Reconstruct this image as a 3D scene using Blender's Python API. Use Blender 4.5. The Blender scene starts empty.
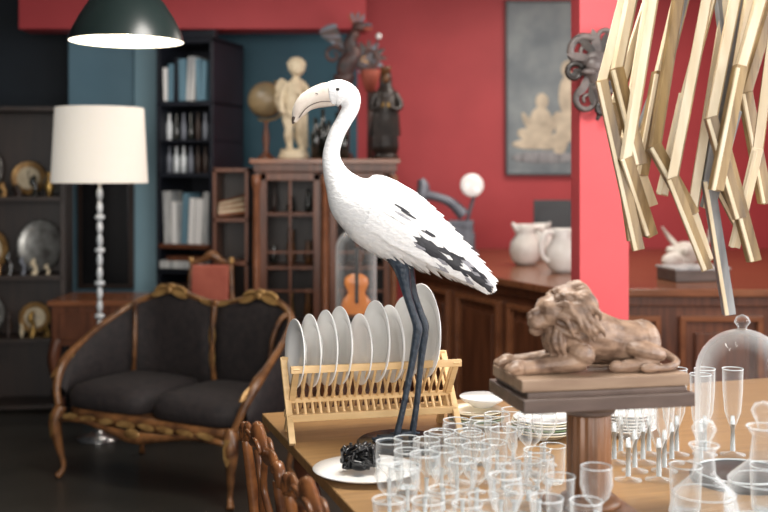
import bpy, math, random
from mathutils import Vector, Matrix, Euler
random.seed(4)
R=math.radians
scene=bpy.context.scene
# ------------------------------------------------------------------ materials
MATS={}
def mat(name,c1,c2=None,rough=0.5,metal=0.0,scale=8.0,bump=0.0,kind='noise',stretch=(1,1,1),emit=0,trans=0,spec=0.5):
    if name in MATS: return MATS[name]
    m=bpy.data.materials.new(name); m.use_nodes=True
    nt=m.node_tree; b=nt.nodes['Principled BSDF']
    b.inputs['Roughness'].default_value=rough; b.inputs['Metallic'].default_value=metal
    b.inputs['Specular IOR Level'].default_value=spec
    c2=c2 or tuple(x*0.8 for x in c1)
    if trans:
        # thin blown glass: mostly clear, brighter and more reflective toward the rims
        b.inputs['Base Color'].default_value=(.90,.94,.95,1); b.inputs['Roughness'].default_value=.04; b.inputs['Specular IOR Level'].default_value=1.0
        tr=nt.nodes.new('ShaderNodeBsdfTransparent'); tr.inputs[0].default_value=(.985,.99,.99,1)
        lw=nt.nodes.new('ShaderNodeLayerWeight'); lw.inputs['Blend'].default_value=.35
        mr=nt.nodes.new('ShaderNodeMapRange'); mr.inputs['From Min'].default_value=.1; mr.inputs['From Max'].default_value=1
        mr.inputs['To Min'].default_value=trans; mr.inputs['To Max'].default_value=.8
        mx=nt.nodes.new('ShaderNodeMixShader')
        nt.links.new(lw.outputs['Facing'],mr.inputs['Value']); nt.links.new(mr.outputs['Result'],mx.inputs['Fac'])
        nt.links.new(tr.outputs[0],mx.inputs[1]); nt.links.new(b.outputs[0],mx.inputs[2])
        nt.links.new(mx.outputs[0],nt.nodes['Material Output'].inputs['Surface'])
    else:
        tc=nt.nodes.new('ShaderNodeTexCoord'); mp=nt.nodes.new('ShaderNodeMapping')
        mp.inputs['Scale'].default_value=stretch
        nt.links.new(tc.outputs['Object'],mp.inputs['Vector'])
        t=nt.nodes.new('ShaderNodeTexNoise'); t.inputs['Scale'].default_value=scale; t.inputs['Detail'].default_value=5
        out=t.outputs['Fac']
        nt.links.new(mp.outputs['Vector'],t.inputs['Vector'])
        rp=nt.nodes.new('ShaderNodeValToRGB')
        rp.color_ramp.elements[0].color=(*c2,1); rp.color_ramp.elements[1].color=(*c1,1)
        rp.color_ramp.elements[0].position=0.3; rp.color_ramp.elements[1].position=0.7
        nt.links.new(out,rp.inputs['Fac']); nt.links.new(rp.outputs['Color'],b.inputs['Base Color'])
        if bump:
            bp=nt.nodes.new('ShaderNodeBump'); bp.inputs['Strength'].default_value=bump; bp.inputs['Distance'].default_value=0.01
            nt.links.new(out,bp.inputs['Height']); nt.links.new(bp.outputs['Normal'],b.inputs['Normal'])
    if emit:
        b.inputs['Emission Color'].default_value=(*c1,1); b.inputs['Emission Strength'].default_value=emit
    MATS[name]=m; return m
RED=mat('red_paint',(0.50,0.058,0.066),(0.43,0.047,0.055),0.6,scale=3,bump=.05)
RED2=mat('salmon_paint',(0.66,0.088,0.10),(0.61,0.074,0.087),0.55,scale=3,bump=.05)
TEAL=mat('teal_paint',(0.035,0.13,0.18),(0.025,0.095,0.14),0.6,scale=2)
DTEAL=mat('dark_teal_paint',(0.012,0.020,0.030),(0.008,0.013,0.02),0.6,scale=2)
BLUE=mat('blue_paint',(0.15,0.28,0.36),(0.11,0.22,0.29),0.6,scale=2)
BLUE2=mat('pale_blue_paint',(0.33,0.53,0.62),(0.27,0.45,0.54),0.6,scale=2)
FLOOR=mat('floor_concrete',(0.042,0.038,0.032),(0.026,0.024,0.02),0.35,scale=2.5,bump=.05)
CEIL=mat('ceiling_paint',(0.25,0.28,0.30),(0.2,0.24,0.26),0.8,scale=2)
WALN=mat('walnut',(0.18,0.062,0.028),(0.065,0.023,0.012),0.32,scale=14,stretch=(3,3,.25),bump=.03)
WALNT=mat('walnut_top',(0.27,0.105,0.048),(0.15,0.055,0.025),0.22,scale=10,stretch=(.4,4,1),bump=.02)
DARKW=mat('dark_wood',(0.035,0.018,0.012),(0.016,0.009,0.007),0.4,scale=10,stretch=(3,3,.25))
GILT=mat('gilt_walnut',(0.25,0.11,0.04),(0.04,0.016,0.008),0.3,scale=14,bump=.25)
GILTB=mat('gilt_highlight',(0.50,0.30,0.11),(0.18,0.09,0.03),0.3,scale=20,metal=.4)
CHAIRW=mat('chair_wood',(0.25,0.095,0.032),(0.05,0.018,0.009),0.25,scale=16,bump=.2)
BLACKF=mat('dark_velvet',(0.022,0.015,0.015),(0.008,0.006,0.007),0.8,scale=30,bump=.2)
NAVY=mat('navy_wood',(0.013,0.016,0.026),(0.007,0.009,0.014),0.45,scale=4)
BEECH=mat('beech_wood',(0.78,0.54,0.28),(0.62,0.40,0.18),0.45,scale=20,stretch=(.3,2,2))
CHINA=mat('white_china',(0.92,0.92,0.91),(0.88,0.88,0.87),0.12,scale=5,spec=.6)
CHINAC=mat('cream_china',(0.80,0.74,0.58),(0.74,0.67,0.5),0.2,scale=5)
CHINAG=mat('grey_rim',(0.45,0.45,0.42),(0.25,0.25,0.24),0.2,scale=60)
GOLD=mat('gold_line',(0.50,0.32,0.10),(0.25,0.14,0.04),0.3,metal=.7,scale=20)
GREEN=mat('green_glaze',(0.25,0.36,0.2),(0.18,0.26,0.14),0.2,scale=10)
BLUEP=mat('blue_pattern',(0.80,0.82,0.86),(0.25,0.30,0.45),0.15,scale=70)
WHITEF=mat('white_feather',(0.95,0.95,0.945),(0.86,0.865,0.88),0.75,scale=60,bump=.35,stretch=(1,1,2))
GREYF=mat('grey_feather',(0.42,0.42,0.45),(0.22,0.22,0.25),0.7,scale=50)
BLKF=mat('black_feather',(0.03,0.03,0.04),(0.012,0.012,0.018),0.5,scale=40)
BILL=mat('bill_horn',(0.82,0.76,0.69),(0.64,0.54,0.46),0.4,scale=25)
BILLD=mat('bill_dark',(0.13,0.10,0.085),(0.07,0.05,0.045),0.4)
LEG=mat('leg_skin',(0.032,0.05,0.075),(0.012,0.02,0.032),0.4,scale=80,bump=.4)
BLACK=mat('black_lacquer',(0.012,0.012,0.013),(0.008,0.008,0.009),0.2)
LIONW=mat('weathered_wood',(0.38,0.25,0.17),(0.10,0.055,0.035),0.45,scale=26,bump=.6,stretch=(1,1,1.6))
PEDW=mat('pedestal_wood',(0.36,0.25,0.17),(0.18,0.11,0.07),0.45,scale=14,stretch=(.4,2,2))
PEDD=mat('pedestal_dark',(0.15,0.105,0.085),(0.065,0.045,0.038),0.4,scale=14,stretch=(.4,2,2))
PEDC=mat('pedestal_column_wood',(0.28,0.13,0.06),(0.10,0.045,0.022),0.35,scale=20,stretch=(1,1,.1),bump=.2)
SHADE=mat('lampshade_linen',(0.85,0.79,0.70),(0.80,0.74,0.64),0.9,scale=90,bump=.1,emit=.38)
CHROME=mat('lamp_chrome',(0.6,0.6,0.6),(0.5,0.5,0.5),0.2,metal=.9)
GLASS=mat('clear_glass',(1,1,1),trans=.05)
GLASSB=mat('clear_dome_glass',(1,1,1),trans=.03)
CRYST=mat('crystal_column',(0.80,0.84,0.86),(0.5,0.55,0.58),0.08,scale=30,spec=1)
PENDM=mat('pendant_enamel',(0.016,0.026,0.025),(0.010,0.018,0.017),0.3,scale=5)
PENDI=mat('pendant_inside',(0.95,0.9,0.75),(0.9,0.85,0.7),0.5,emit=1.6)
PLAST=mat('cream_plaster',(0.74,0.64,0.46),(0.50,0.41,0.27),0.6,scale=9,bump=.1)
BONE=mat('bone_white',(0.78,0.75,0.69),(0.5,0.45,0.38),0.6,scale=15,bump=.2)
GLOBE=mat('globe_paper',(0.34,0.24,0.12),(0.12,0.10,0.065),0.35,scale=6)
BOTTLE=mat('bottle_glass',(0.012,0.016,0.012),(0.008,0.01,0.008),0.06,spec=1)
IRON=mat('grey_iron',(0.22,0.24,0.28),(0.12,0.13,0.16),0.45,scale=12,metal=.3)
SILV=mat('dull_silver',(0.40,0.40,0.38),(0.14,0.13,0.12),0.3,scale=18,metal=.6)
STAT=mat('dark_bronze',(0.04,0.028,0.022),(0.010,0.009,0.009),0.35,scale=14,bump=.3)
ORNM=mat('carved_grey_wood',(0.16,0.13,0.12),(0.045,0.035,0.035),0.45,scale=14,bump=.3)
CARV=mat('painted_carving',(0.15,0.06,0.045),(0.03,0.035,0.04),0.45,scale=14,bump=.3)
REDP=mat('red_velvet',(0.42,0.11,0.07),(0.32,0.07,0.045),0.7,scale=12)
ORNG=mat('violin_varnish',(0.70,0.24,0.05),(0.50,0.14,0.025),0.2,scale=10)
CREAMB=mat('gesso_wood',(0.84,0.74,0.56),(0.66,0.52,0.32),0.45,scale=7,stretch=(4,4,.5),bump=.05)
OLIVE=mat('gilt_wood',(0.40,0.27,0.12),(0.12,0.07,0.03),0.4,scale=9,stretch=(4,4,.5),bump=.1)
GREYW=mat('silvered_wood',(0.36,0.37,0.38),(0.13,0.13,0.14),0.4,scale=7,stretch=(4,4,.5))
CLOTH=mat('table_oak',(0.34,0.19,0.072),(0.24,0.13,0.048),0.45,scale=12,stretch=(.4,4,1))
PAPER=mat('book_paper',(0.66,0.67,0.65),(0.25,0.27,0.29),0.7,scale=14,stretch=(3,1,.3))
CANVAS=mat('painting_canvas',(0.30,0.35,0.36),(0.13,0.165,0.19),0.6,scale=4,bump=.1)
PFIG=mat('painted_flesh',(0.74,0.66,0.50),(0.42,0.37,0.28),0.6,scale=9)
FRAMEB=mat('black_frame',(0.03,0.035,0.04),(0.02,0.02,0.025),0.4)
CHINAJ=mat('white_earthenware',(0.84,0.82,0.79),(0.66,0.63,0.58),0.35,scale=9)
# ------------------------------------------------------------------ mesh builder
def cr(pts,t):
    n=len(pts)-1; t=max(0,min(n-1e-6,t)); i=int(t); f=t-i
    p0=pts[max(i-1,0)];p1=pts[i];p2=pts[i+1];p3=pts[min(i+2,n)]
    return tuple(0.5*((2*b)+(-a+c)*f+(2*a-5*b+4*c-d)*f*f+(-a+3*b-3*c+d)*f**3) for a,b,c,d in zip(p0,p1,p2,p3))
def resample(pts,k):
    n=len(pts)-1
    return [cr(pts,i/k) for i in range(n*k+1)]
class MB:
    def __init__(s): s.v=[];s.f=[];s.mi=[];s.sm=[];s.mats=[]
    def m(s,mt):
        if mt not in s.mats: s.mats.append(mt)
        return s.mats.index(mt)
    def add(s,vs,fs,mt,smooth=True,M=None):
        o=len(s.v)
        for v in vs:
            v=Vector(v)
            if M is not None: v=M@v
            s.v.append(v)
        i=s.m(mt)
        for f in fs:
            s.f.append([a+o for a in f]); s.mi.append(i); s.sm.append(smooth)
    def box(s,c,size,mt,rot=(0,0,0),M=None):
        T=Matrix.Translation(c)@Euler(rot).to_matrix().to_4x4()
        if M is not None: T=M@T
        x,y,z=[d/2 for d in size]
        vs=[(-x,-y,-z),(x,-y,-z),(x,y,-z),(-x,y,-z),(-x,-y,z),(x,-y,z),(x,y,z),(-x,y,z)]
        s.add(vs,[(0,3,2,1),(4,5,6,7),(0,1,5,4),(1,2,6,5),(2,3,7,6),(3,0,4,7)],mt,False,T)
    def beam(s,p,q,w,d,mt,up=(0,1,0)):
        p=Vector(p);q=Vector(q);z=(q-p);L=z.length;z.normalize();y=Vector(up);x=y.cross(z).normalized();y=z.cross(x)
        M=Matrix((x,y,z)).transposed().to_4x4(); M.translation=(p+q)/2
        s.box((0,0,0),(w,d,L),mt,M=M)
    def lathe(s,prof,mt,c=(0,0,0),n=24,M=None,flute=0,scale=(1,1),caps=True):
        vs=[];fs=[]
        for r,z in prof:
            r=max(r,1e-4)
            for k in range(n):
                a=2*math.pi*k/n; rr=r*(1+(flute if k%2 else 0))
                vs.append((rr*math.cos(a)*scale[0],rr*math.sin(a)*scale[1],z))
        for i in range(len(prof)-1):
            for k in range(n):
                k2=(k+1)%n; fs.append((i*n+k,i*n+k2,(i+1)*n+k2,(i+1)*n+k))
        if caps: fs.append(tuple(range(n))[::-1]); b=(len(prof)-1)*n; fs.append(tuple(range(b,b+n)))
        T=Matrix.Translation(c)
        if M is not None: T=M@T
        s.add(vs,fs,mt,True,T)
    def rings(s,rings,mt,smooth=True,M=None):
        n=len(rings[0]); vs=[p for r in rings for p in r]; fs=[]
        for i in range(len(rings)-1):
            for k in range(n):
                k2=(k+1)%n; fs.append((i*n+k,i*n+k2,(i+1)*n+k2,(i+1)*n+k))
        fs.append(tuple(range(n))[::-1]); b=(len(rings)-1)*n; fs.append(tuple(range(b,b+n)))
        s.add(vs,fs,mt,smooth,M)
    def tube(s,pts,rad,mt,n=8,k=4,flat=1.0,M=None):
        if not hasattr(rad,'__len__'): rad=[rad]*len(pts)
        st=[tuple(p)+(r,) for p,r in zip(pts,rad)]
        st=resample(st,k) if len(st)>2 and k>1 else st
        P=[Vector(q[:3]) for q in st]; rr=[max(q[3],1e-4) for q in st]
        prev=None; rg=[]
        for i,p in enumerate(P):
            t=(P[min(i+1,len(P)-1)]-P[max(i-1,0)])
            if t.length<1e-9: t=Vector((0,0,1))
            t.normalize()
            if prev is None:
                a=Vector((0,1,0)) if abs(t.y)<.9 else Vector((1,0,0))
                u=(a-t*a.dot(t)).normalized()
            else: u=(prev-t*prev.dot(t)).normalized()
            prev=u; w=t.cross(u)
            rg.append([p+(u*math.cos(2*math.pi*j/n)*flat+w*math.sin(2*math.pi*j/n))*rr[i] for j in range(n)])
        s.rings(rg,mt,True,M)
    def ell(s,c,r,mt,rot=(0,0,0),n=16,M=None):
        if not hasattr(r,'__len__'): r=(r,r,r)
        T=Matrix.Translation(c)@Euler(rot).to_matrix().to_4x4()@Matrix.Diagonal((*r,1))
        if M is not None: T=M@T
        h=n//2; s.lathe([(math.sin(math.pi*i/h),-math.cos(math.pi*i/h)) for i in range(h+1)],mt,n=n,M=T)
    def leaf(s,p,d,nrm,L,W,mt,cup=.15,bend=0.0,seg=5):
        p=Vector(p);d=Vector(d).normalized();nrm=Vector(nrm); nrm=(nrm-d*nrm.dot(d)).normalized(); w=d.cross(nrm)
        vs=[];fs=[]
        for i in range(seg+1):
            t=i/seg; ww=W*.5*(math.sin(math.pi*min(1,.12+t*.86))**.6); 
            if i==seg: ww=W*.06
            c=p+d*L*t+nrm*(bend*L*t*t)
            vs+= [c-w*ww-nrm*cup*ww, c, c+w*ww-nrm*cup*ww]
        for i in range(seg):
            a=i*3; fs+=[(a,a+1,a+4,a+3),(a+1,a+2,a+5,a+4)]
        s.add(vs,fs,mt,True)
    def build(s,name,loc=(0,0,0),yaw=0,bevel=0,parent=None,voxel=0,smooth=0):
        me=bpy.data.meshes.new(name); me.from_pydata([tuple(v) for v in s.v],[],s.f)
        for mt in s.mats: me.materials.append(mt)
        me.polygons.foreach_set('material_index',s.mi); me.polygons.foreach_set('use_smooth',s.sm); me.update()
        o=bpy.data.objects.new(name,me); scene.collection.objects.link(o)
        o.location=loc; o.rotation_euler=(0,0,yaw)
        if voxel:
            md=o.modifiers.new('remesh','REMESH'); md.mode='VOXEL'; md.voxel_size=voxel; md.use_smooth_shade=True
        if smooth:
            md=o.modifiers.new('smooth','SMOOTH'); md.iterations=smooth; md.factor=.5
        if bevel:
            md=o.modifiers.new('bevel','BEVEL'); md.width=bevel; md.segments=2; md.limit_method='ANGLE'; md.angle_limit=R(50)
        if parent: o.parent=parent
        return o
def empty(name,loc=(0,0,0),yaw=0):
    o=bpy.data.objects.new(name,None); scene.collection.objects.link(o); o.location=loc; o.rotation_euler=(0,0,yaw); o.empty_display_size=.05
    return o
def simple_box(name,c,size,mt,bevel=0,yaw=0):
    b=MB(); b.box((0,0,0),size,mt); return b.build(name,c,yaw,bevel)
# ------------------------------------------------------------------ camera
cam=bpy.data.cameras.new('camera'); co=bpy.data.objects.new('camera',cam); scene.collection.objects.link(co)
co.location=(0,0,1.5); co.rotation_euler=(R(90),0,0); cam.lens=50; cam.sensor_width=36; cam.shift_y=-0.1055
cam.dof.use_dof=True; cam.dof.focus_distance=2.95; cam.dof.aperture_fstop=2.2
scene.camera=co
# ------------------------------------------------------------------ room
XL,XR,YF,YB,H=-3.2,3.0,-1.6,8.0,3.0
simple_box('floor',((XL+XR)/2,(YF+YB)/2,-.05),(XR-XL+.2,YB-YF+.2,.1),FLOOR)
simple_box('ceiling',((XL+XR)/2,(YF+YB)/2,H+.05),(XR-XL+.2,YB-YF+.2,.1),CEIL)
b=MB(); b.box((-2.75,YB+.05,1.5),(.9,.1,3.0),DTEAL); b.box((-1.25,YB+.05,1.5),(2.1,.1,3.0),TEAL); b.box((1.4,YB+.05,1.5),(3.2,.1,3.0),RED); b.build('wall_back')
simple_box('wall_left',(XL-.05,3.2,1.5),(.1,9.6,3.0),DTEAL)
b=MB()
b.box((XR+.05,-1.0,1.5),(.1,1.2,3),RED); b.box((XR+.05,6.0,1.5),(.1,4.0,3),RED)
b.box((XR+.05,1.8,.4),(.1,4.4,.8),RED); b.box((XR+.05,1.8,2.9),(.1,4.4,.2),RED); b.build('wall_right')
b=MB()
for y in (-.4,.7,1.8,2.9,4.0): b.box((XR+.05,y,1.8),(.06,.06,2.0),DARKW)
b.box((XR+.05,1.8,.83),(.07,4.4,.06),DARKW); b.box((XR+.05,1.8,2.77),(.07,4.4,.06),DARKW); b.build('window_1')
b=MB()
b.box((-2.9,YF-.05,1.5),(.6,.1,3),TEAL); b.box((2.8,YF-.05,1.5),(.4,.1,3),TEAL); b.box((0,YF-.05,.25),(5.2,.1,.5),TEAL); b.box((0,YF-.05,2.9),(5.2,.1,.2),TEAL)
b.build('wall_front')
b=MB()
for x in (-2.57,-1.3,0,1.3,2.57): b.box((x,YF-.05,1.65),(.06,.06,2.3),DARKW)
b.box((0,YF-.05,.53),(5.2,.07,.06),DARKW); b.box((0,YF-.05,2.77),(5.2,.07,.06),DARKW); b.build('window_2')
simple_box('trim_1',(-1.3,7.35,2.745),(2.35,.25,.51),RED,.004)
simple_box('trim_2',(-2.03,7.82,1.5),(.46,.36,3.0),BLUE,.004)
b=MB(); b.box((-1.70,7.85,1.5),(.2,.3,3.0),BLUE2); b.build('trim_3')
simple_box('baseboard_back',(-1.35,7.985,.06),(.25,.03,.12),TEAL)
b=MB(); b.box((0,0,0),(.40,.03,.82),DARKW); b.box((0,-.018,0),(.33,.01,.75),BLACK)
b.build('dark_wall_cabinet_door',(-1.98,7.6,1.10),0,.004)
b=MB(); b.box((0,0,1.5),(.2,.2,3.0),RED2); b.build('pillar',(.892,4.42,0),0,.004)
# ------------------------------------------------------------------ dining table
E=Vector((.951,.309)); D=Vector((.309,-.951)); B0=Vector((-.385,3.36))
yawT=math.atan2(.309,.951)
LT,WT=2.1,1.5
c=B0+E*LT/2+D*WT/2
b=MB(); b.box((0,0,.735),(LT,WT,.03),CLOTH); b.box((0,0,.68),(LT-.16,WT-.16,.08),WALN)
for sx in(-1,1):
    for sy in(-1,1):
        b.lathe([(.03,0),(.035,.05),(.022,.1),(.035,.3),(.045,.5),(.03,.56),(.045,.6),(.045,.68)],WALN,(sx*(LT/2-.12),sy*(WT/2-.12),0),n=16)
b.build('dining_table',(c.x,c.y,0),yawT,.004)
# ------------------------------------------------------------------ flamingo
s=.002765
FX,FY=.045,2.95
fl=empty('taxidermy_flamingo',(FX,FY,.7505))
b=MB(); b.lathe([(0,0),(.118,0),(.121,.004),(.121,.014),(.112,.02),(.05,.022),(.03,.028),(0,.03)],BLACK,n=48); b.build('base_disc',parent=fl)
ST=[(483,279,2,5),(472,271,7,12),(456,259,13,21),(438,247,21,29),(415,232,30,35),(391,217,37,38),(369,204,36,36),(352,194,27,29),(341,180,17,18),(334,166,11.5,12),(331,150,8.6,8.6),(336,131,8,8),(344,116,8,8),(350,104,9,8.5),(348,94,12.5,10),(339,89,13.5,11),(329,90,12,9)]
BI=[(333,90,12,8.8),(324,91,12.2,8),(314,94,10.8,7),(305,99,9.2,6.2),(298,108,6.6,5),(294,118,2,1.8)]
def l2(px,py): return Vector(((px-400)*s,0,(442-py)*s))
def frame(L,t):
    q=cr(L,t); q2=cr(L,t+.05); q1=cr(L,max(0,t-.05))
    C=l2(q[0],q[1]); T=(l2(q2[0],q2[1])-l2(q1[0],q1[1])).normalized(); U=Vector((0,1,0)).cross(T)
    return C,T,U,q[2]*s,q[3]*s
def loft(b,L,mt,k=5,n=24):
    rg=[]
    for i in range((len(L)-1)*k+1):
        C,T,U,a,w=frame(L,i/k)
        rg.append([C+U*a*math.cos(2*math.pi*j/n)+Vector((0,1,0))*w*math.sin(2*math.pi*j/n) for j in range(n)])
    b.rings(rg,mt)
b=MB(); loft(b,ST,WHITEF); b.build('body',parent=fl)
b=MB(); loft(b,BI,BILL)
for sy in(-1,1):
    b.tube([tuple(l2(x,y)+Vector((0,sy*w*s,0))) for x,y,w in [(331,98,8.0),(322,98,7.8),(312,101,6.6),(305,106,5.6),(299,114,3.5)]],[.0013]*5,BILLD,n=6)
    b.ell(tuple(l2(338,86)+Vector((0,sy*10.4*s,0))),(.0055,.003,.0055),BILLD,n=12)
    b.ell(tuple(l2(338,86)+Vector((0,sy*11.2*s,0))),(.0038,.0025,.0038),BLACK,n=12)
    b.ell(tuple(l2(317,90)+Vector((0,sy*7.4*s,0))),(.005,.0012,.0014),BILLD,rot=(0,.4,0),n=10)
b.tube([tuple(l2(x,y)) for x,y in [(297.5,109),(294,115),(292.5,120)]],[.012,.008,.002],BILLD,n=10)
b.build('bill',parent=fl)
b=MB()
rnd=random.Random(7)
for sy in(-1,1):
    def surf(t,ph,ka=1.0,kw=1.0,off=0):
        C,T,U,a,w=frame(ST,t); up=-U if U.z<0 else U
        nrm=(up*math.cos(ph)/max(a,.01)+Vector((0,sy,0))*math.sin(ph)/max(w,.01)).normalized()
        return C+up*a*ka*math.cos(ph)+Vector((0,sy*w*kw*math.sin(ph),0))+nrm*off,T,nrm
    for i in range(17):
        for j in range(13):
            tt=.5+i*.36+rnd.uniform(-.12,.12)
            P,T,nrm=surf(tt,R(10+j*13.5)+rnd.uniform(-.05,.05),1,1,-.001)
            b.leaf(P,-T+nrm*.10,nrm,.045 if tt>3 else .05,.02,WHITEF,bend=-.05)
    # white coverts above; a dark band of secondaries low on the wing
    for row in range(12):
        for j in range(14):
            f=j/13; t=5.9-row*.39+rnd.uniform(-.06,.06)
            P,T,nrm=surf(t,R(28+f*84)+rnd.uniform(-.03,.03),1.03,1.08,.004)
            if .56-.008*row<f<.86 and row>=4:
                x=rnd.random(); mt=BLKF if x<.66 else (GREYF if x<.85 else WHITEF)
            else: mt=WHITEF
            b.leaf(P,-T+nrm*.06,nrm,.05+.004*row,.017,mt,bend=-.03)
    for (t,a) in((5.25,66),(5.12,74),(4.95,68)):   # few dark flecks at the wing bend
        P,T,nrm=surf(t,R(a),1.04,1.09,.008); b.leaf(P,-T+nrm*.04,nrm,.05,.007,GREYF if a==74 else BLKF,bend=-.03)
    for j in range(20):
        f=j/19; t=4.1-f*1.3
        P,T,nrm=surf(t,R(68+f*34),1.05,1.14,.0065)
        tgt=l2(486-6*(j%3),280)+Vector((0,sy*.012,0)); d=(tgt-P)
        mt=[WHITEF,BLKF,BLKF,GREYF,BLKF,BLKF,BLKF,GREYF,BLKF,WHITEF][j%10]
        b.leaf(P,d,nrm,min(d.length*.97,.19),.0125,mt,bend=0.0,seg=7)
    for j in range(9):
        P,T,nrm=surf(5.5-j*.36,R(111),1.02,1.06,.004)
        b.leaf(P,-T+nrm*.05,nrm,.10,.02,[WHITEF,WHITEF,GREYF][j%3] if j>3 else WHITEF,bend=-.02)
for j in range(7):
    b.leaf(tuple(l2(458,262)+Vector((0,(j-3)*.007,0))),(1,(j-3)*.05,-.62),(.5,0,.85),.07,.02,[WHITEF,GREYF,BLKF][j%3])
b.build('feathers',parent=fl)
b=MB()
def legpts(L,y): return [tuple(l2(x,yy)+Vector((0,y,0))) for x,yy in L]
b.tube(legpts([(396,250),(402,266),(407,290),(414,312),(417,322),(416,332),(411,360),(403,400),(396,430),(394,438)],-.028),[.030,.021,.0125,.0115,.0135,.0125,.0095,.0085,.0095,.009],LEG,n=12)
b.tube(legpts([(402,250),(407,266),(413,290),(420,310),(424,322),(424,333),(421,360),(417,400),(413,428),(412,436)],.03),[.030,.021,.0125,.0115,.0135,.0125,.0095,.0085,.0095,.009],LEG,n=12)
for (x,y) in((394,-.028),(412,.03)):
    c0=l2(x,437)+Vector((0,y,.004)); c0.z=.03
    tips=[]
    for a in(-40,0,40):
        d=Vector((-math.cos(R(a)),math.sin(R(a))*.9,0))
        tp=c0+d*.062; tips.append(tp)
        b.tube([tuple(c0),tuple(c0+d*.03+Vector((0,0,.001))),tuple(tp-Vector((0,0,.004)))],[.0075,.005,.003],LEG,n=8)
    b.add([tuple(c0),tuple(tips[0]-Vector((0,0,.006))),tuple(tips[1]-Vector((0,0,.006))),tuple(tips[2]-Vector((0,0,.006)))],[(0,1,2),(0,2,3)],LEG)
    b.tube([tuple(c0),tuple(c0+Vector((.022,0,-.002)))],[.005,.003],LEG,n=8,k=1)
b.build('legs',parent=fl)
# ------------------------------------------------------------------ dish rack with plates
yawR=R(14); RKX,RKY=-.268,3.03
rk=MB(); RL=.475; HD=.085; RH=.215
for sgn in(1,-1):
    f=Vector((0,-HD*sgn,0)); t=Vector((0,HD*sgn,RH))
    for x in(-.006*sgn,RL+.006*sgn): rk.beam((x,f.y,0.003),(x,t.y,RH),.014,.018,BEECH,up=(1,0,0))
    for u in(.30,.97): 
        yy=f.y+(t.y-f.y)*u; rk.beam((-.01,yy,RH*u),(RL+.01,yy,RH*u),.02,.015,BEECH)
    for i in range(21):
        x=.015+i*(RL-.03)/20+ .004*sgn
        rk.tube([(x,f.y+(t.y-f.y)*.30,RH*.30),(x,t.y*.97,RH*.97)],.0045,BEECH,n=8,k=1)
rk.beam((-.01,0,RH/2),(RL+.01,0,RH/2),.014,.014,BEECH)
rk.build('wooden_plate_rack',(RKX,RKY,.7515),yawR,.0015)
def plate_prof(r,h=.02,th=.004):
    return [(0,0),(r*.55,0),(r*.6,.003),(r*.72,h*.55),(r,h),(r,h+th*.6),(r*.98,h+th*.8),(r*.7,h*.55+th),(r*.58,th+.002),(0,th+.001)]
def plate(name,r,loc,M=None,mt=CHINA,rim=None,parent=None):
    b=MB(); b.lathe(plate_prof(r),mt,n=40,M=M)
    if rim:
        n=40
        for fr in (.985,.80):
            r1=r*fr; pr=[(r1,.0212),(r1-.006,.0198),(r1-.006,.0205),(r1,.0222)]
            if fr<.9: pr=[(r1,.0155),(r1-.005,.0142),(r1-.005,.015),(r1,.0163)]
            vs=[];fs=[]
            for (rr,z) in pr:
                for k in range(n): vs.append((rr*math.cos(2*math.pi*k/n),rr*math.sin(2*math.pi*k/n),z+.0009))
            for i in range(4):
                for k in range(n): fs.append((i*n+k,i*n+(k+1)%n,((i+1)%4)*n+(k+1)%n,((i+1)%4)*n+k))
            b.add(vs,fs,rim,True,M)
    return b.build(name,loc,parent=parent)
rackM=Matrix.Rotation(yawR,4,'Z')
xs=[(.035,.098,CHINAG),(.08,.104,None),(.125,.108,CHINAG),(.165,.112,None),(.225,.102,GOLD),(.27,.118,CHINAG),(.315,.112,CHINAG),(.36,.122,None),(.41,.138,CHINAG)]
for i,(x,r,rim) in enumerate(xs):
    half=math.atan2(HD,RH/2); zc=RH/2+r/math.sin(half)*.80+.008
    lp=rackM@Vector((x,0,0))
    M=Matrix.Rotation(yawR+R(7),4,'Z')@Euler((0,R(-87+rnd.uniform(-3,1)),0)).to_matrix().to_4x4()
    plate('dinner_plate',r,(RKX+lp.x,RKY+lp.y,.75+zc),M=M,mt=CHINA,rim=rim)
def stack(name,x,y,items,z=.75):
    b=MB()
    for r,mt,h in items:
        b.lathe([(q,w) for q,w in plate_prof(r)],mt,(0,0,z-.75),n=36); z+=h
    return b.build(name,(x,y,.7502)),z
stack('plate_stack',.275,3.19,[(.085,CHINAC,.007),(.085,GREEN,.007),(.085,CHINAC,.007),(.083,GOLD,.007),(.083,CHINAC,.007)])
_,z=stack('plate_stack',.46,3.06,[(.095,CHINAC,.007),(.095,CHINA,.007),(.095,GREEN,.007),(.095,CHINA,.007),(.093,CHINAC,.007),(.09,CHINA,.007)])
b=MB(); b.lathe([(0,0),(.03,0),(.035,.006),(.062,.02),(.07,.03),(.068,.032)],CHINA,n=36); b.lathe([(.068,.032),(.060,.024),(.045,.015)],BLUEP,n=36,caps=False); b.lathe([(.045,.015),(.032,.01),(0,.008)],CHINA,n=36); b.build('patterned_bowl',(.295,3.19,.808))
b=MB(); b.lathe([(0,0),(.03,0),(.035,.006),(.05,.02),(.055,.03),(.053,.032),(.045,.024),(.032,.01),(0,.008)],CHINA,n=36); b.build('saucer_bowl',(.46,3.05,.819))
stack('plate_stack',.70,3.10,[(.09,CHINA,.009)]*6)
b=MB(); b.lathe([(0,0),(.08,0),(.09,.004),(.125,.016),(.127,.019),(.09,.009),(0,.006)],CHINA,n=48,scale=(1.05,1)); b.build('oval_platter',(-.045,2.665,.7502))
b=MB(); q=random.Random(3)
for i in range(34):
    a=q.uniform(0,6.28); p0=Vector((.02*math.cos(a),.02*math.sin(a),.012))
    pts=[p0+Vector((q.uniform(-.03,.03),q.uniform(-.025,.025),q.uniform(.0,.055))) for _ in range(4)]
    b.tube([tuple(p) for p in pts],[.004,.006,.006,.004],BLACK,n=6,k=4)
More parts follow.
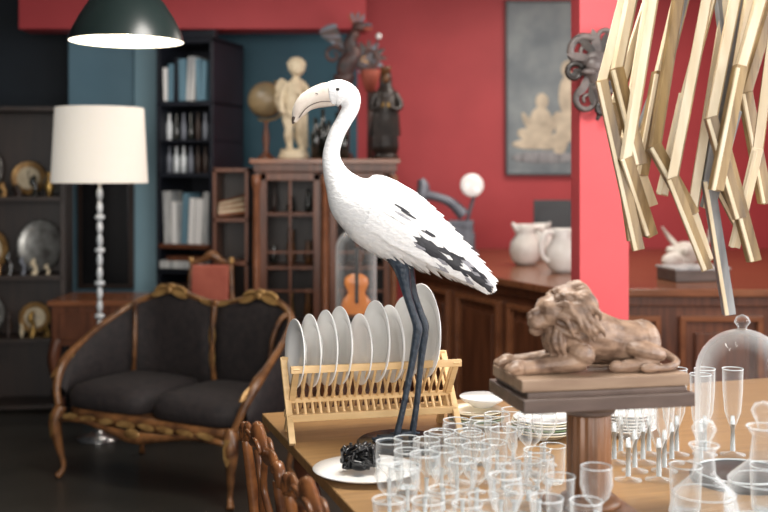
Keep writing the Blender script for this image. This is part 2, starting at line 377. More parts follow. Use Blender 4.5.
b.ell((0,0,.026),(.036,.028,.024),BLACK); b.build('black_lace_bundle',(-.06,2.67,.758))
# ------------------------------------------------------------------ glassware (thin blown walls)
W1=[(.033,0),(.033,.002),(.012,.006),(.005,.012),(.004,.06),(.009,.068),(.026,.085),(.033,.11),(.031,.145)]
W2=[(0,.001),(.027,.001),(.030,.01),(.033,.095)]
W2b=[(.0,.007),(.0285,.008),(.029,.02)]
W3=[(.029,0),(.029,.002),(.008,.006),(.005,.02),(.012,.03),(.024,.045),(.03,.075),(.032,.10)]
W4=[(.029,0),(.029,.002),(.006,.007),(.0045,.06),(.010,.075),(.019,.10),(.023,.15),(.024,.20)]
W5=[(0,.001),(.022,.001),(.024,.006),(.027,.06),(.025,.064),(.028,.07),(.030,.125)]
def rimring(b,r,z):
    b.tube([(r*math.cos(a),r*math.sin(a),z) for a in [i*math.pi/12 for i in range(25)]],.0012,CRYST,n=5,k=1)
meshes=[]
for i,(pf) in enumerate((W1,W2,W3,W4,W5)):
    b=MB(); b.lathe(pf,GLASS,n=24,caps=False,flute=(-.05 if i==4 else 0)); rimring(b,*pf[-1])
    if i in(1,4): b.lathe(W2b if i==1 else [(0,.012),(.0235,.013)],CRYST if i==4 else GLASS,n=24,caps=False)
    if i in(0,2,3): b.lathe([(.0055,pf[2][1]+.002),(.0045,pf[3][1]+.03),(.006,pf[4][1]-.004)] if i!=2 else [(.006,.006),(.005,.02),(.010,.028)],CRYST,n=10,caps=False)
    o=b.build('gl'); meshes.append(o.data); o.data.name='glass_shape_%d'%i; bpy.data.objects.remove(o)
grp=empty('drinking_glasses',(.2,2.4,.75)); placed=[]
def gl(kind,x,y,par=grp,sc=1):
    o=bpy.data.objects.new('glass_%d'%len(placed),meshes[kind]); scene.collection.objects.link(o)
    o.parent=par; pl=par.location; o.location=(x-pl.x,y-pl.y,.7505-pl.z); o.scale=(sc,sc,sc); placed.append((x,y))
q=random.Random(11)
PX,PY=.452,2.355
for iy in range(9):
    y=2.12+iy*.08
    for ix in range(8):
        x=.01+ix*.078+(iy%2)*.035+(y-2.12)*.02+q.uniform(-.006,.006)
        if (x-PX)**2+(y-PY)**2<.14**2 or x>.44: continue
        if iy>5 and x<.12: continue
        if (x-.045)**2+(y-2.95)**2<.17**2 or (x+.045)**2+(y-2.665)**2<.175**2: continue
        gl(q.choice([0,0,0,1,2,4] if iy<6 else [0,1,2,4]),x,y+q.uniform(-.006,.006),grp,q.uniform(.94,1.06))
grp2=empty('champagne_flutes',(.75,2.7,.75))
for iy in range(4):
    for ix in range(5):
        x=.60+ix*.075+(iy%2)*.035; y=2.62+iy*.08
        if (x-.88)**2+(y-2.62)**2<.165**2: continue
        gl(3,x,y,grp2,1.15)
grp3=empty('water_glasses',(.75,2.2,.75))
for iy in range(4):
    for ix in range(4):
        x=.63+ix*.09+(iy%2)*.04; y=2.10+iy*.09
        if (x-.66)**2+(y-2.2)**2<.12**2 or (x-.80)**2+(y-2.25)**2<.13**2 or (x-.88)**2+(y-2.62)**2<.17**2: continue
        gl(q.choice([0,0,1]),x,y,grp3,1.1)
def decanter(name,x,y,k=1):
    b=MB(); pf=[(0,.001),(.05,.001),(.062,.01),(.065,.05),(.055,.09),(.022,.12),(.018,.16),(.028,.175)]
    b.lathe([(r*k,z*k) for r,z in pf],GLASS,n=32,caps=False); b.lathe([(0,.012*k),(.055*k,.014*k),(.060*k,.03*k)],GLASS,n=32,caps=False)
    b.lathe([(.012,0),(.014,.02),(.02,.03),(.026,.045),(.018,.06),(0,.066)],GLASS,(0,0,.166*k),n=10,caps=False)
    rimring(b,.028*k,.175*k); rimring(b,.064*k,.012*k); rimring(b,.058*k,.085*k)
    b.build(name,(x,y,.7505))
decanter('glass_decanter',.66,2.20,1.1); decanter('glass_decanter',.80,2.25,1.25)
b=MB(); pf=[(.112,.021),(.112,.26)]+[(.112*math.cos(a),.26+.112*math.sin(a)) for a in [i*math.pi/2/8 for i in range(1,8)]]+[(.010,.372),(.012,.378),(.02,.389),(.014,.402),(0,.408)]
b.lathe(pf,GLASSB,n=40,caps=False)
b.tube([(.112*math.cos(a),.112*math.sin(a),.022) for a in [i*math.pi/12 for i in range(25)]],.003,CRYST,n=6,k=1)
b.lathe([(0,0),(.125,0),(.125,.012),(.115,.02),(0,.02)],DARKW,n=40)
b.build('glass_bell_jar',(.88,2.62,.7502))
# ------------------------------------------------------------------ pedestal and lion
b=MB()
b.box((0,0,.012),(.17,.17,.024),PEDC); b.lathe([(.07,.024),(.07,.034),(.056,.045)],PEDC,n=32)
b.lathe([(.05,.045),(.05,.225)],PEDC,n=32,flute=-.12)
b.lathe([(.052,.225),(.058,.229),(.058,.237),(.075,.247),(.078,.256)],PEDD,n=32)
b.box((0,0,.270),(.385,.24,.030),PEDD); b.box((-.0,0,.290),(.36,.215,.012),PEDD); b.box((.0,.0,.309),(.38,.2,.026),PEDW)
yawP=R(12)
b.build('carved_pedestal',(PX,PY,.7505),yawP,.003)
ls=.00224
def lp(px,py,d=0): return ((px-604)*ls,d*ls,(370-py)*ls)
b=MB()
def ch(L,mt=LIONW,n=12,k=3,M=None): b.tube([lp(x,y,d) for x,y,d,r in L],[r*ls for *_,r in L],mt,n=n,k=k); 
def el(x,y,d,r,rot=(0,0,0)): b.ell(lp(x,y,d),tuple(a*ls for a in r),LIONW,rot=rot)
ch([(572,343,0,14),(583,332,0,25),(604,336,0,25),(632,343,0,21),(655,346,0,21),(668,350,0,16),(674,354,0,8)],n=16)
el(588,336,0,(22,26,26)); el(660,347,0,(19,21,24))
for sd in(-1,1):
    el(655,352,sd*17,(23,17,10),(0,.25,0))
    ch([(664,360,sd*20,9),(645,364,sd*24,7),(632,365,sd*25,6.5),(622,366,sd*25,5)])
    el(622,365,sd*25,(8,5,6.5))
    el(588,352,sd*18,(15,15,11),(0,.5,0))
    ch([(590,358,sd*18,11),(572,361,sd*18,9),(548,363,sd*17,7.5),(530,364,sd*17,7)])
    el(526,364,sd*17,(11,6.2,8.5))
    for t in(-1,0,1): ch([(524,362,sd*17+t*4.6,3.4),(517,364,sd*17+t*4.8,3.4),(514,367,sd*17+t*4.8,2.2)],n=8)
hx,hy,hd=566,312,-6
el(hx,hy,hd,(20,20,17)); el(hx-12,hy+7,hd-2,(13,10,11)); el(hx-20,hy+9,hd-3,(8,8,9))
el(hx-19,hy+17,hd-2,(8,4.5,6.5)); el(hx-26,hy+4,hd-3,(3.5,3,5))
ch([(hx-5,hy-8,hd-2,6),(hx-14,hy-2,hd-3,5.5),(hx-24,hy+2,hd-3,4.2)])
for sd in(-1,1):
    el(hx-11,hy-5,hd+sd*9,(5,3,4),(0,.5,0)); el(hx-21,hy+11,hd+sd*5-2,(6,5,5))
    el(hx+4,hy-17,hd+sd*13,(5,7,3)); el(hx-9,hy-9,hd+sd*8,(6,2.5,4))
qq=random.Random(5)
for i in range(130):
    a=qq.uniform(-2.9,2.9); lay=qq.random()
    ca,sa=math.cos(a),math.sin(a)
    x0=hx-3+lay*22; r0=18+lay*7
    y0=hy-ca*r0*.98; d0=hd+sa*r0*.95
    L=qq.uniform(26,42)*(1.0-.2*lay)
    dx=qq.uniform(.4,.75)*L; ex=x0+dx; ey=y0+(.6*L if ca>-.3 else .25*L)-ca*6; ed=d0+sa*L*.22
    ey=min(ey,362)
    m1=(x0+dx*.4,y0-ca*5+.06*L,d0+sa*6)
    m2=(x0+dx*.75+2*math.sin(i),(m1[1]+ey)/2,(m1[2]+ed)/2+sa*3)
    ch([(x0-2,y0,d0,2.4),(*m1,3.1),(*m2,2.6),(ex,ey,ed,1.0)],n=7)
for i in range(34):
    a=qq.uniform(-1,1); x0=hx-8+qq.uniform(0,16)
    ch([(x0,hy+16,hd+a*15,2.8),(x0-2+qq.uniform(-2,3),hy+28,hd+a*18,3.1),(x0+qq.uniform(0,7),hy+42,hd+a*16,1.3)],n=7)
ch([(672,352,0,5),(684,358,-6,4),(690,364,-16,3.5),(676,366,-30,3.5),(660,366,-34,3.5)]); el(652,365.5,-35,(10,4.5,5))
b.build('carved_wooden_lion',(PX,PY,1.0735),yawP,voxel=.0018,smooth=1)
# ------------------------------------------------------------------ foreground chairs
def carved_chair(x,y):
    b=MB(); w=.20
    for sx in(-1,1):
        b.tube([(sx*w*.9,-.02,0),(sx*w*.92,.0,.25),(sx*w*.95,.0,.45),(sx*w,-.015,.64),(sx*w*.98,-.035,.79)],[.014,.016,.018,.016,.013],CHAIRW,n=10)
        b.tube([(sx*w*.95,.37,.43),(sx*w*1.02,.40,.3),(sx*w*.93,.37,.12),(sx*w*.97,.39,.0)],[.026,.024,.015,.018],CHAIRW,n=10)
        b.tube([(sx*w*.9,-.036,.81),(sx*w*1.04,-.036,.825),(sx*w*1.14,-.036,.81),(sx*w*1.12,-.036,.785),(sx*w*1.04,-.036,.79)],[.014,.014,.013,.010,.006],CHAIRW,n=10)
        b.tube([(0,0,.47),(sx*.05,-.01,.56),(sx*.06,-.02,.65),(sx*.015,-.03,.72),(sx*.05,-.035,.80)],[.009]*5,CHAIRW,n=8)
    b.tube([(-w,-.036,.80),(-w*.8,-.038,.828),(-w*.45,-.040,.822),(0,-.042,.850),(w*.45,-.040,.822),(w*.8,-.038,.828),(w,-.036,.80)],[.016,.021,.022,.034,.022,.021,.016],CHAIRW,n=12,flat=.5,k=6)
    for sx in(-1,1):
        b.tube([(sx*.015,-.055,.845),(sx*.06,-.058,.848),(sx*.09,-.055,.83),(sx*.07,-.053,.82)],[.006,.006,.005,.003],CHAIRW,n=8)
        b.tube([(sx*.015,-.028,.845),(sx*.06,-.025,.848),(sx*.09,-.025,.83),(sx*.07,-.025,.82)],[.006,.006,.005,.003],CHAIRW,n=8)
    b.ell((0,-.042,.868),(.03,.014,.016),CHAIRW)
    b.tube([(-w*.9,-.02,.56),(0,-.03,.58),(w*.9,-.02,.56)],.011,CHAIRW,n=8)
    b.box((0,.18,.415),(2*w,.40,.05),CHAIRW); b.ell((0,.19,.445),(.18,.19,.03),REDP,n=24)
    b.build('carved_chair',(x,y,0),R(-72),.004)
carved_chair(-.275,2.68); carved_chair(-.115,2.19)
# ------------------------------------------------------------------ settee
b=MB(); W=1.08
half=[(0.0,0.0,.36),(-.035,.02,.45),(-.055,.08,.55),(-.055,.20,.635),(-.03,.36,.73),(.02,.48,.80),(.11,.545,.85),(.25,.56,.893),(.39,.565,.862)]
rail=half+[(W/2,.57,.835)]+[(W-x,y,z) for x,y,z in half[::-1]]
hr=[.018,.020,.026,.018,.017,.018,.018,.022,.017]
b.tube(rail,hr+[.016]+hr[::-1],GILT,n=12,k=6)
rs=resample(rail,5)[5:-5]; N=len(rs); nv=8; cen=Vector((W/2,.2))
for side in(0,1):
    vs=[];fs=[]
    for i,(x,y,z) in enumerate(rs):
        d=(cen-Vector((x,y))).normalized()
        seam=min(1,abs(x-W/2)/.06) if y>.5 else 1
        for j in range(nv+1):
            t=j/nv; bul=math.sin(math.pi*t)**.7*((.045*seam**.5) if side==0 else -.02)+(.008 if side==0 else -.012)
            vs.append((x+d.x*bul,y+d.y*bul,.38+(z-.38)*t))
    for i in range(N-1):
        for j in range(nv):
            a=i*(nv+1)+j; fs.append((a,a+1,a+nv+2,a+nv+1))
    b.add(vs,fs,BLACKF)
for x,sx in((.05,1),(W-.05,-1)):
    b.tube([(x+sx*.015,.46,.42),(x+sx*.05,.43,.52),(x+sx*.055,.43,.66),(x+sx*.03,.46,.78),(x,.49,.82)],[.014,.012,.012,.013,.016],GILT,n=8)
# carved centre splat dividing the two seat backs
b.tube([(W/2,.545,.42),(W/2,.53,.55),(W/2,.53,.70),(W/2,.545,.83)],[.016,.012,.013,.018],GILT,n=10)
b.leaf((W/2,.522,.62),(0,0,1),(0,-1,0),.12,.045,GILTB); b.leaf((W/2,.522,.62),(0,0,-1),(0,-1,0),.12,.04,GILTB)
for cx in(.25,W-.25):
    b.ell((cx,.55,.913),(.034,.018,.016),GILTB)
    for sx in(-1,1):
        b.tube([(cx+sx*.02,.55,.903),(cx+sx*.06,.545,.910),(cx+sx*.10,.545,.890),(cx+sx*.085,.545,.870)],[.010,.011,.010,.007],GILTB,n=8)
        b.leaf((cx+sx*.02,.53,.890),(sx,0,-.3),(0,-1,.3),.11,.035,GILTB)
    b.ell((cx,.53,.893),(.018,.012,.018),GILTB)
for sx in(-1,1): b.leaf((W/2,.545,.835),(sx,0,.15),(0,-1,.3),.10,.03,GILTB)
b.ell((W/2,.55,.84),(.03,.018,.018),GILT)
for i in range(48):
    p=cr(rail,5+i*8/48); b.ell((p[0],p[1]-.014,p[2]+.006),(.006,.006,.006),GILTB,n=8)
for sx,x in((-1,-.055),(1,W+.055)):
    for i in range(4): b.leaf((x,.06,.55),(-sx*.1,.8-.5*i,.5-.35*i),(sx,-.4,.2),.09,.03,GILTB)
n=40
def outl(k,o,x0=0,x1=W): 
    a=2*math.pi*k/n; ca,sa=math.cos(a),math.sin(a); h=(x1-x0)/2
    return (x0+x1)/2+(h+o)*abs(ca)**.45*(1 if ca>0 else -1), .265+(.275+o)*abs(sa)**.45*(1 if sa>0 else -1)
for xa,xb in((0,W/2-.002),(W/2+.002,W)):
    b.rings([[Vector((*outl(k,o,xa,xb),z)) for k in range(n)] for o,z in((-.03,.345),(-.002,.37),(-.002,.42),(-.025,.455),(-.08,.475),(-.17,.485))],BLACKF)
b.rings([[Vector((*outl(k,o),z)) for k in range(n)] for o,z in((-.03,.295),(.008,.30),(.014,.33),(.008,.355),(-.03,.357))],GILT)
b.tube([(.03,-.02,.30),(.2,-.035,.315),(.38,-.045,.29),(W/2,-.05,.275),(W-.38,-.045,.29),(W-.2,-.035,.315),(W-.03,-.02,.30)],[.014,.016,.018,.03,.018,.016,.014],GILT,n=10)
for i in range(9):
    x=.08+i*(W-.16)/8; b.leaf((x,-.05,.325),((1 if x<W/2 else -1),0,.1),(0,-1,.2),.10,.03,GILTB)
b.ell((W/2,-.07,.295),(.05,.012,.025),GILTB)
for x,y,dx,dy in((.02,.0,-1,-1),(W-.02,0,1,-1),(.06,.53,-1,1),(W-.06,.53,1,1)):
    b.tube([(x,y,.36),(x+dx*.02,y+dy*.025,.28),(x+dx*.008,y+dy*.01,.16),(x-dx*.008,y-dy*.005,.06),(x+dx*.012,y+dy*.018,.014)],[.030,.034,.020,.013,.018],GILT,n=12)
    b.leaf((x+dx*.02,y+dy*.055,.33),(0,0,-1),(dx*.3,dy,.2),.12,.04,GILTB)
b.build('carved_settee',(-1.61,5.28,0),math.atan2(-.48,.86))
# ------------------------------------------------------------------ floor lamp
b=MB(); n=48
b.lathe([(.268,1.455),(.246,1.88)],SHADE,n=n,caps=False); b.lathe([(.264,1.456),(.2425,1.879)],SHADE,n=n,caps=False)
for a in range(3): b.tube([(0,0,1.82),(.243*math.cos(a*2.09),.243*math.sin(a*2.09),1.85)],.004,CHROME,n=6,k=1)
b.lathe([(0,0),(.13,0),(.13,.015),(.06,.035),(.02,.06),(.012,.09)],CHROME,n=32)
b.tube([(0,0,.08),(0,0,1.83)],.008,CHROME,n=8,k=1)
z=.12; i=0
while z<1.42:
    h=.07 if i%3 else .035; r=.018 if i%3 else .03
    b.lathe([(.008,0),(r*.8,h*.15),(r,h*.5),(r*.8,h*.85),(.008,h)],CRYST,(0,0,z),n=10); z+=h+.004; i+=1
b.ell((0,0,1.62),(.035,.035,.05),PENDI)
b.build('floor_lamp',(-1.615,6.06,0))
b=MB(); n=40
prof=[(.02,.21),(.06,.205),(.10,.185),(.14,.145),(.175,.09),(.203,.035),(.212,0),(.206,0),(.197,.035),(.17,.085),(.13,.135),(.05,.165),(.0,.17)]
b.lathe(prof[:7],PENDM,n=n,caps=False); b.lathe(prof[6:],PENDI,n=n,caps=False); b.ell((0,0,.08),(.045,.045,.06),PENDI); b.lathe([(.02,.12),(.02,.168)],PENDM,n=12)
b.lathe([(.02,.205),(.045,.215),(.045,.27),(.03,.31),(.006,.33)],PENDM,n=16); b.tube([(0,0,.30),(0,0,1.0)],.004,BLACK,n=6,k=1)
b.lathe([(.05,.985),(.05,.999),(0,.9995)],PENDM,n=16)
b.build('pendant_lamp',(-.965,4.0,2.0))
# ------------------------------------------------------------------ L-shaped counter
def prism(b,poly,z0,z1,mt):
    n=len(poly); vs=[(x,y,z0) for x,y in poly]+[(x,y,z1) for x,y in poly]
    fs=[tuple(range(n))[::-1],tuple(range(n,2*n))]+[(i,(i+1)%n,n+(i+1)%n,n+i) for i in range(n)]
    b.add(vs,fs,mt,False)
b=MB()
top=[(.12,6.8),(.86,5.15),(2.9,5.1),(2.9,7.96),(.66,7.96)]
bt=[(.18,6.83),(.90,5.23),(2.88,5.18),(2.88,7.9),(.70,7.9)]
bt2=[(.155,6.815),(.885,5.20),(2.89,5.155),(2.89,7.93),(.68,7.93)]
prism(b,bt,0,.91,WALN); prism(b,bt2,.86,.912,WALN); prism(b,top,.912,.95,WALNT); prism(b,bt2,0,.12,WALN)
def panels(p,q,nn):
    p=Vector(p);q=Vector(q);d=(q-p);L=d.length;d.normalize();ang=math.atan2(d.y,d.x)
    for i in range(nn):
        c=p+d*L*((i+.5)/nn); w=L/nn-.12
        M=Matrix.Translation((c.x,c.y,.49))@Matrix.Rotation(ang,4,'Z')
        for z in(-.31,.31): b.box((0,-.012,z),(w+.03,.04,.03),WALNT,M=M)
        for x in(-w/2,w/2): b.box((x,-.012,0),(.03,.04,.62),WALNT,M=M)
        b.box((0,-.006,0),(w-.12,.03,.48),WALN,M=M)
panels((.18,6.83),(.90,5.23),3); panels((.90,5.23),(2.88,5.18),4)
b.build('wooden_counter',bevel=.006)
# ------------------------------------------------------------------ glazed cabinet
b=MB(); x0,x1,y0,y1,zt=-.80,0.07,6.62,7.05,1.60
cx,cy=(x0+x1)/2,(y0+y1)/2; w=x1-x0; dp=y1-y0
b.box((0,0,.05),(w,dp,.1),WALN); b.box((0,dp/2-.01,.85),(w,.02,1.5),DARKW)
for x in(-w/2+.015,0,w/2-.015): b.box((x,.0,.83),(.03,dp-.03,1.5),WALN)
for z in(.11,.55,.92,1.25): b.box((0,0,z),(w-.02,dp-.06,.02),WALN)
b.box((0,0,1.545),(w+.02,dp+.02,.05),WALN); b.box((0,-.01,1.585),(w+.06,dp+.06,.03),WALNT)
for sd in(-1,1):
    cxd=sd*w/4; dw=w/2-.06
    for x in(-dw/2+.02,dw/2-.02): b.box((cxd+x,-dp/2+.0,.82),(.045,.025,1.38),WALN)
    for z in(.14,.55,1.49): b.box((cxd,-dp/2,z),(dw,.025,.05),WALN)
    b.box((cxd,-dp/2,1.02),(.014,.018,.92),WALN)
    for z in(.78,1.02,1.26): b.box((cxd,-dp/2,z),(dw,.018,.014),WALN)
    b.box((cxd,-dp/2+.005,.34),(dw-.08,.02,.34),WALN)
for x in(-w/2+.01,0,w/2-.01):
    b.lathe([(.028,.1),(.028,.5),(.02,.53),(.026,.56),(.018,.6),(.024,1.0),(.018,1.4),(.028,1.44),(.028,1.5)],WALNT,(x,-dp/2-.02,0),n=16)
qb=random.Random(9)
for z in(.56,.93,1.26):
    for i in range(7):
        x=-w/2+.09+i*.11
        if abs(x)<.05: continue
        r=qb.uniform(.02,.035); h=qb.uniform(.1,.22)
        b.lathe([(0,0),(r*.6,0),(r,h*.3),(r*.5,h*.7),(r*.6,h),(0,h)],qb.choice([GILT,DARKW,GOLD,BOTTLE,BOTTLE]),(x,.05,z),n=12)
b.build('glazed_cabinet',(cx,cy,0),0,.003)
b=MB()
for z in(.05,.5,.95,1.22,1.53): b.box((0,0,z),(.22,.38,.025),WALN)
for x in(-.10,.10): b.box((x,0,.77),(.02,.38,1.54),WALN)
b.box((0,.18,.77),(.22,.02,1.54),DARKW)
for i in range(7): b.tube([(-.085,-.16+i*.01,1.25+i*.012),(.08,-.10+.02*i,1.262+i*.018)],.012,PLAST if i%2 else WALNT,n=8,k=1)
b.build('open_shelf_unit',(-.955,6.82,0),0,.003)
# bookcase
b=MB(); bw,bd,bh=.42,.5,2.42
b.box((0,bd-.01,bh/2),(bw,.02,bh),NAVY)
b.box((-bw/2+.0125,bd/2,bh/2),(.025,bd,bh),NAVY); b.box((bw/2-.0125,bd/2,bh/2),(.025,bd,bh),NAVY)
for z in(.02,.85,1.02,1.50,1.98,2.40): b.box((0,bd/2,z),(bw,bd,.03),NAVY if z!=1.02 else WALN)
b.box((0,-.0,bh+.02),(bw+.05,.05,.05),NAVY)
for z in(.25,.62): b.box((0,.0,z),(bw-.04,.03,.30),DARKW); b.ell((0,-.02,z),(.015,.015,.015),GOLD)
qb=random.Random(2)
for zb,hh in((1.035,.36),(2.0,.3)):
    x=-bw/2+.04
    while x<bw/2-.07:
        t=qb.uniform(.02,.06); h=hh*qb.uniform(.75,1.0)
        b.box((x+t/2,.11,zb+h/2),(t*.95,.18,h),qb.choice([PAPER,PAPER,CHINA,NAVY,BLUE]),rot=(0,qb.uniform(-.05,.05),0)); x+=t+.006
for sh in(1.515,1.74):
    if sh>1.6: b.box((0,bd/2,sh-.012),(bw,bd-.02,.015),NAVY)
    for i in range(7):
        b.lathe([(0,0),(.02,0),(.022,.1),(.009,.14),(.009,.18),(0,.18)],qb.choice([BOTTLE,BOTTLE,IRON,CRYST,DARKW]),(-.165+i*.054,.1,sh),n=10)
b.box((0,.05,.90),(.32,.2,.05),PAPER); b.box((.02,.05,.94),(.26,.18,.03),WALN)
b.build('bookcase',(-1.34,7.16,0),math.atan2(-.287,.957),.002)
# left curio cabinet with silver plates, clocks and small figures
b=MB(); lw=.66
b.box((0,.3,.97),(lw,.03,1.94),DARKW)
for x in(-lw/2,lw/2): b.box((x,.15,.97),(.03,.33,1.94),DARKW)
for z in(.03,.45,.85,1.35,1.92): b.box((0,.15,z),(lw,.33,.025),DARKW)
qb=random.Random(21)
def salver(x,y,z,r,sx=1.0,clock=False):
    T=Matrix.Translation((x,y,z+r+.004))@Euler((R(82),0,qb.uniform(-.2,.2))).to_matrix().to_4x4()@Matrix.Diagonal((sx,1,1,1))
    b.lathe([(0,.0),(r*.9,0),(r,.012),(r*.94,.020),(r*.72,.010),(r*.68,.008),(0,.009)],GILTB if clock else SILV,M=T,n=28)
    if clock:
        b.lathe([(0,.010),(r*.66,.012),(0,.014)],PLAST,M=T,n=28)
        b.box((0,r*.25,.017),(r*.05,r*.5,.004),BLACK,M=T); b.box((r*.18,0,.017),(r*.36,r*.05,.004),BLACK,M=T)
    for i in range(16):
        a=i*math.pi/8; b.ell((r*.95*math.cos(a),r*.95*math.sin(a),.016),(r*.09,r*.05,.006),GILTB if clock else SILV,rot=(0,0,a),n=8,M=T)
for x,z,r,sx,ck in((-.21,1.365,.16,.85,0),(.08,1.365,.11,1,1),(.24,1.365,.07,1,0),(-.16,.865,.14,.8,1),(.15,.865,.17,.85,0),(-.2,.465,.13,1,0),(.12,.465,.10,1,1)): salver(x,.20,z,r,sx,ck)
for z in(.465,.865,1.365):
    x=-lw/2+.06
    while x<lw/2-.05:
        r=qb.uniform(.015,.035); h=qb.uniform(.05,.17); mt=qb.choice([GOLD,GILTB,GILT,BOTTLE,IRON,GILT,DARKW,PLAST])
        if qb.random()<.5: b.tube([(x,.08,z-.012),(x+.01,.08,z+h*.4),(x-.01,.08,z+h*.7),(x+.005,.08,z+h)],[r,r*.5,r*.8,r*.3],mt,n=10)
        else: b.lathe([(0,0),(r*.7,0),(r*.4,h*.1),(r,h*.45),(r*.5,h*.75),(r*.7,h),(0,h)],mt,(x,.08,z-.012),n=12)
        x+=r*2.2+.03
b.build('curio_cabinet',(-2.37,6.75,0),R(8),.002)
# desk behind settee
b=MB(); b.box((0,0,.735),(.64,.5,.03),WALNT); b.box((0,0,.60),(.60,.46,.24),WALN); b.box((0,-.235,.60),(.52,.012,.16),WALN); b.ell((0,-.25,.60),(.012,.012,.012),GOLD)
for sx in(-1,1):
    for sy in(-1,1): b.tube([(sx*.27,sy*.2,.52),(sx*.29,sy*.22,.38),(sx*.25,sy*.18,.12),(sx*.28,sy*.21,0.01)],[.04,.035,.018,.022],WALN,n=10)
b.box((0,.0,.25),(.5,.38,.02),WALN)
b.build('writing_desk',(-1.68,6.58,0),0,.004)
# red upholstered chair
b=MB()
b.box((0,.0,.43),(.40,.40,.05),GILT); b.box((0,0,.475),(.36,.36,.05),REDP)
for sx in(-1,1):
    b.tube([(sx*.15,.19,0.01),(sx*.15,.18,.45),(sx*.135,.2,.75),(sx*.12,.22,.97)],[.016,.02,.016,.016],GILT,n=8); b.tube([(sx*.18,-.18,.43),(sx*.19,-.2,.3),(sx*.17,-.18,.01)],[.025,.022,.014],GILT,n=8)
    b.ell((sx*.125,.22,.985),(.018,.018,.022),GILTB)
b.tube([(-.12,.22,.97),(-.06,.225,.985),(0,.225,1.02),(.06,.225,.985),(.12,.22,.97)],[.014,.018,.028,.018,.014],GILT,n=10)
b.box((0,.205,.78),(.23,.05,.36),REDP,rot=(-.09,0,0)); b.tube([(-.15,.19,.57),(.15,.19,.57)],.014,GILT,k=1)
b.build('upholstered_chair',(-1.07,6.2,0),R(-8),.012)
# ------------------------------------------------------------------ things on cabinet
ZT=1.6005
b=MB(); k=.0063
def hp(L,mt=PLAST): b.tube([(x*k,y*k,z*k) for x,y,z,r in L],[r*k for *_,r in L],mt,n=12,k=3)
b.lathe([(0,0),(.085,0),(.085,.02),(.072,.045),(.076,.055),(0,.055)],PLAST,n=24)
hp([(-4,-1,9,2.4),(-4,0,14,3.0),(-5,-1,21,4.2),(-5,-2,27,3.6),(-5,0,35,5.6),(-3,0,44,6.5)])
hp([(7,2,9,2.4),(7,3,14,3.0),(5,3,21,4.2),(4,-1,28,3.6),(3,-1,35,5.8),(1,0,44,6.5)])
hp([(-1,0,42,7.5),(-1,0,47,7.8),(0,-1,54,7.0),(1,0,61,6.8),(1.5,0,67,6.6),(2,0,71,3.4),(2.2,-.5,75,2.9)])
b.ell((.016,-.006,.508),(.044,.05,.052),PLAST); b.ell((.012,-.052,.500),(.006,.009,.007),PLAST); b.ell((.012,-.04,.482),(.018,.014,.012),PLAST)
for sx in(-1,1): b.ell((.016+sx*.043,-.004,.500),(.006,.010,.012),PLAST); b.ell((.013+sx*.021,-.040,.492),(.013,.013,.013),PLAST)
for i in range(40):
    a=i*2.4; u=i/40; ph=u*1.35; rr=.046*math.sin(ph+.1)
    b.ell((.016+rr*math.cos(a),.004+rr*1.1*math.sin(a),.508+.05*math.cos(ph)),(.012,.012,.011),PLAST,n=8)
hp([(7,0,67,3.6),(12,-1,60,3.2),(13,-4,53,2.6),(7,-10,54,2.3),(1,-11,58,1.9)]); hp([(-5,0,67,3.6),(-9,1,60,3.2),(-11,-1,52,2.6),(-12,-5,46,2.2),(-12,-7,43,1.8)])
for i in range(4): hp([(-12+i*.8-1,-7,43,.8),(-12.3+i*1.1-1,-8,40,.7)]); hp([(1,-11,57+i*.9,.8),(-2.5,-11.5,58+i*1.1,.7)])
for sx,sy in((-4,-1),(7,2)): hp([(sx,sy,9.8,2.4),(sx,sy-5,9.5,2)])
hp([(-8,-3,42,2),(-2,-6,38,3),(6,-5,42,2.4),(10,2,47,2),(11,6,40,3),(11,6,25,3.4),(11,5,10,3.6)]); hp([(-2,-6,38,2),(-1,-6,32,1.5)])
for sx in(-1,1):   # small wings
    for i in range(5): hp([(sx*2,6,64-i*1.5,1.8),(sx*(9+i),9,70-i*3.5,2.0),(sx*(14-i),10,62-i*5,1.0)])
for v in b.v: v*=1.15
b.build('cherub_statue',(-.575,6.80,ZT),R(20),voxel=.0044,smooth=1)
b=MB(); b.lathe([(0,0),(.055,0),(.055,.015),(.03,.03),(.015,.06),(.024,.14),(.012,.22),(.02,.25)],WALN,n=24)
M=Matrix.Translation((0,0,.385))@Euler((0,R(23),0)).to_matrix().to_4x4()
b.ell((0,0,0),.118,GLOBE,n=32,M=M); b.tube([(.133*math.sin(a),0,-.133*math.cos(a)) for a in [i*math.pi/12 for i in range(13)]],.006,GOLD,n=8,k=2,M=M)
b.build('terrestrial_globe',(-.765,6.92,ZT))
grpb=empty('dark_bottles',(-.36,6.8,ZT))
for i,(x,y,h) in enumerate(((-.43,6.72,.26),(-.39,6.80,.32),(-.345,6.70,.24),(-.30,6.79,.30),(-.25,6.70,.22))):
    b=MB(); r=.032; b.lathe([(0,0),(r,0),(r,h*.6),(r*.4,h*.75),(r*.35,h),(0,h)],BOTTLE,n=20); b.build('bottle_%d'%i,(x+.36,y-6.8,0),parent=grpb)
b=MB(); b.lathe([(.06,0),(.06,.03),(.035,.05),(.04,.45),(.06,.5),(.07,.53),(.07,.55)],CARV,n=20,flute=-.05)
def spiral(cx,cz,r0,r1,turns,a0,th,mt,y=0):
    P=[];Rr=[]
    for i in range(14):
        t=i/13; a=a0+turns*6.283*t; r=r0+(r1-r0)*t; P.append((cx+r*math.cos(a),y,cz+r*math.sin(a))); Rr.append(th*(1-.6*t))
    b.tube(P,Rr,mt,n=8,k=2)
b.tube([(0,0,.55),(.02,0,.62),(.06,-.01,.68),(.04,-.02,.76),(.08,-.03,.83)],[.05,.065,.06,.04,.035],CARV,n=12)
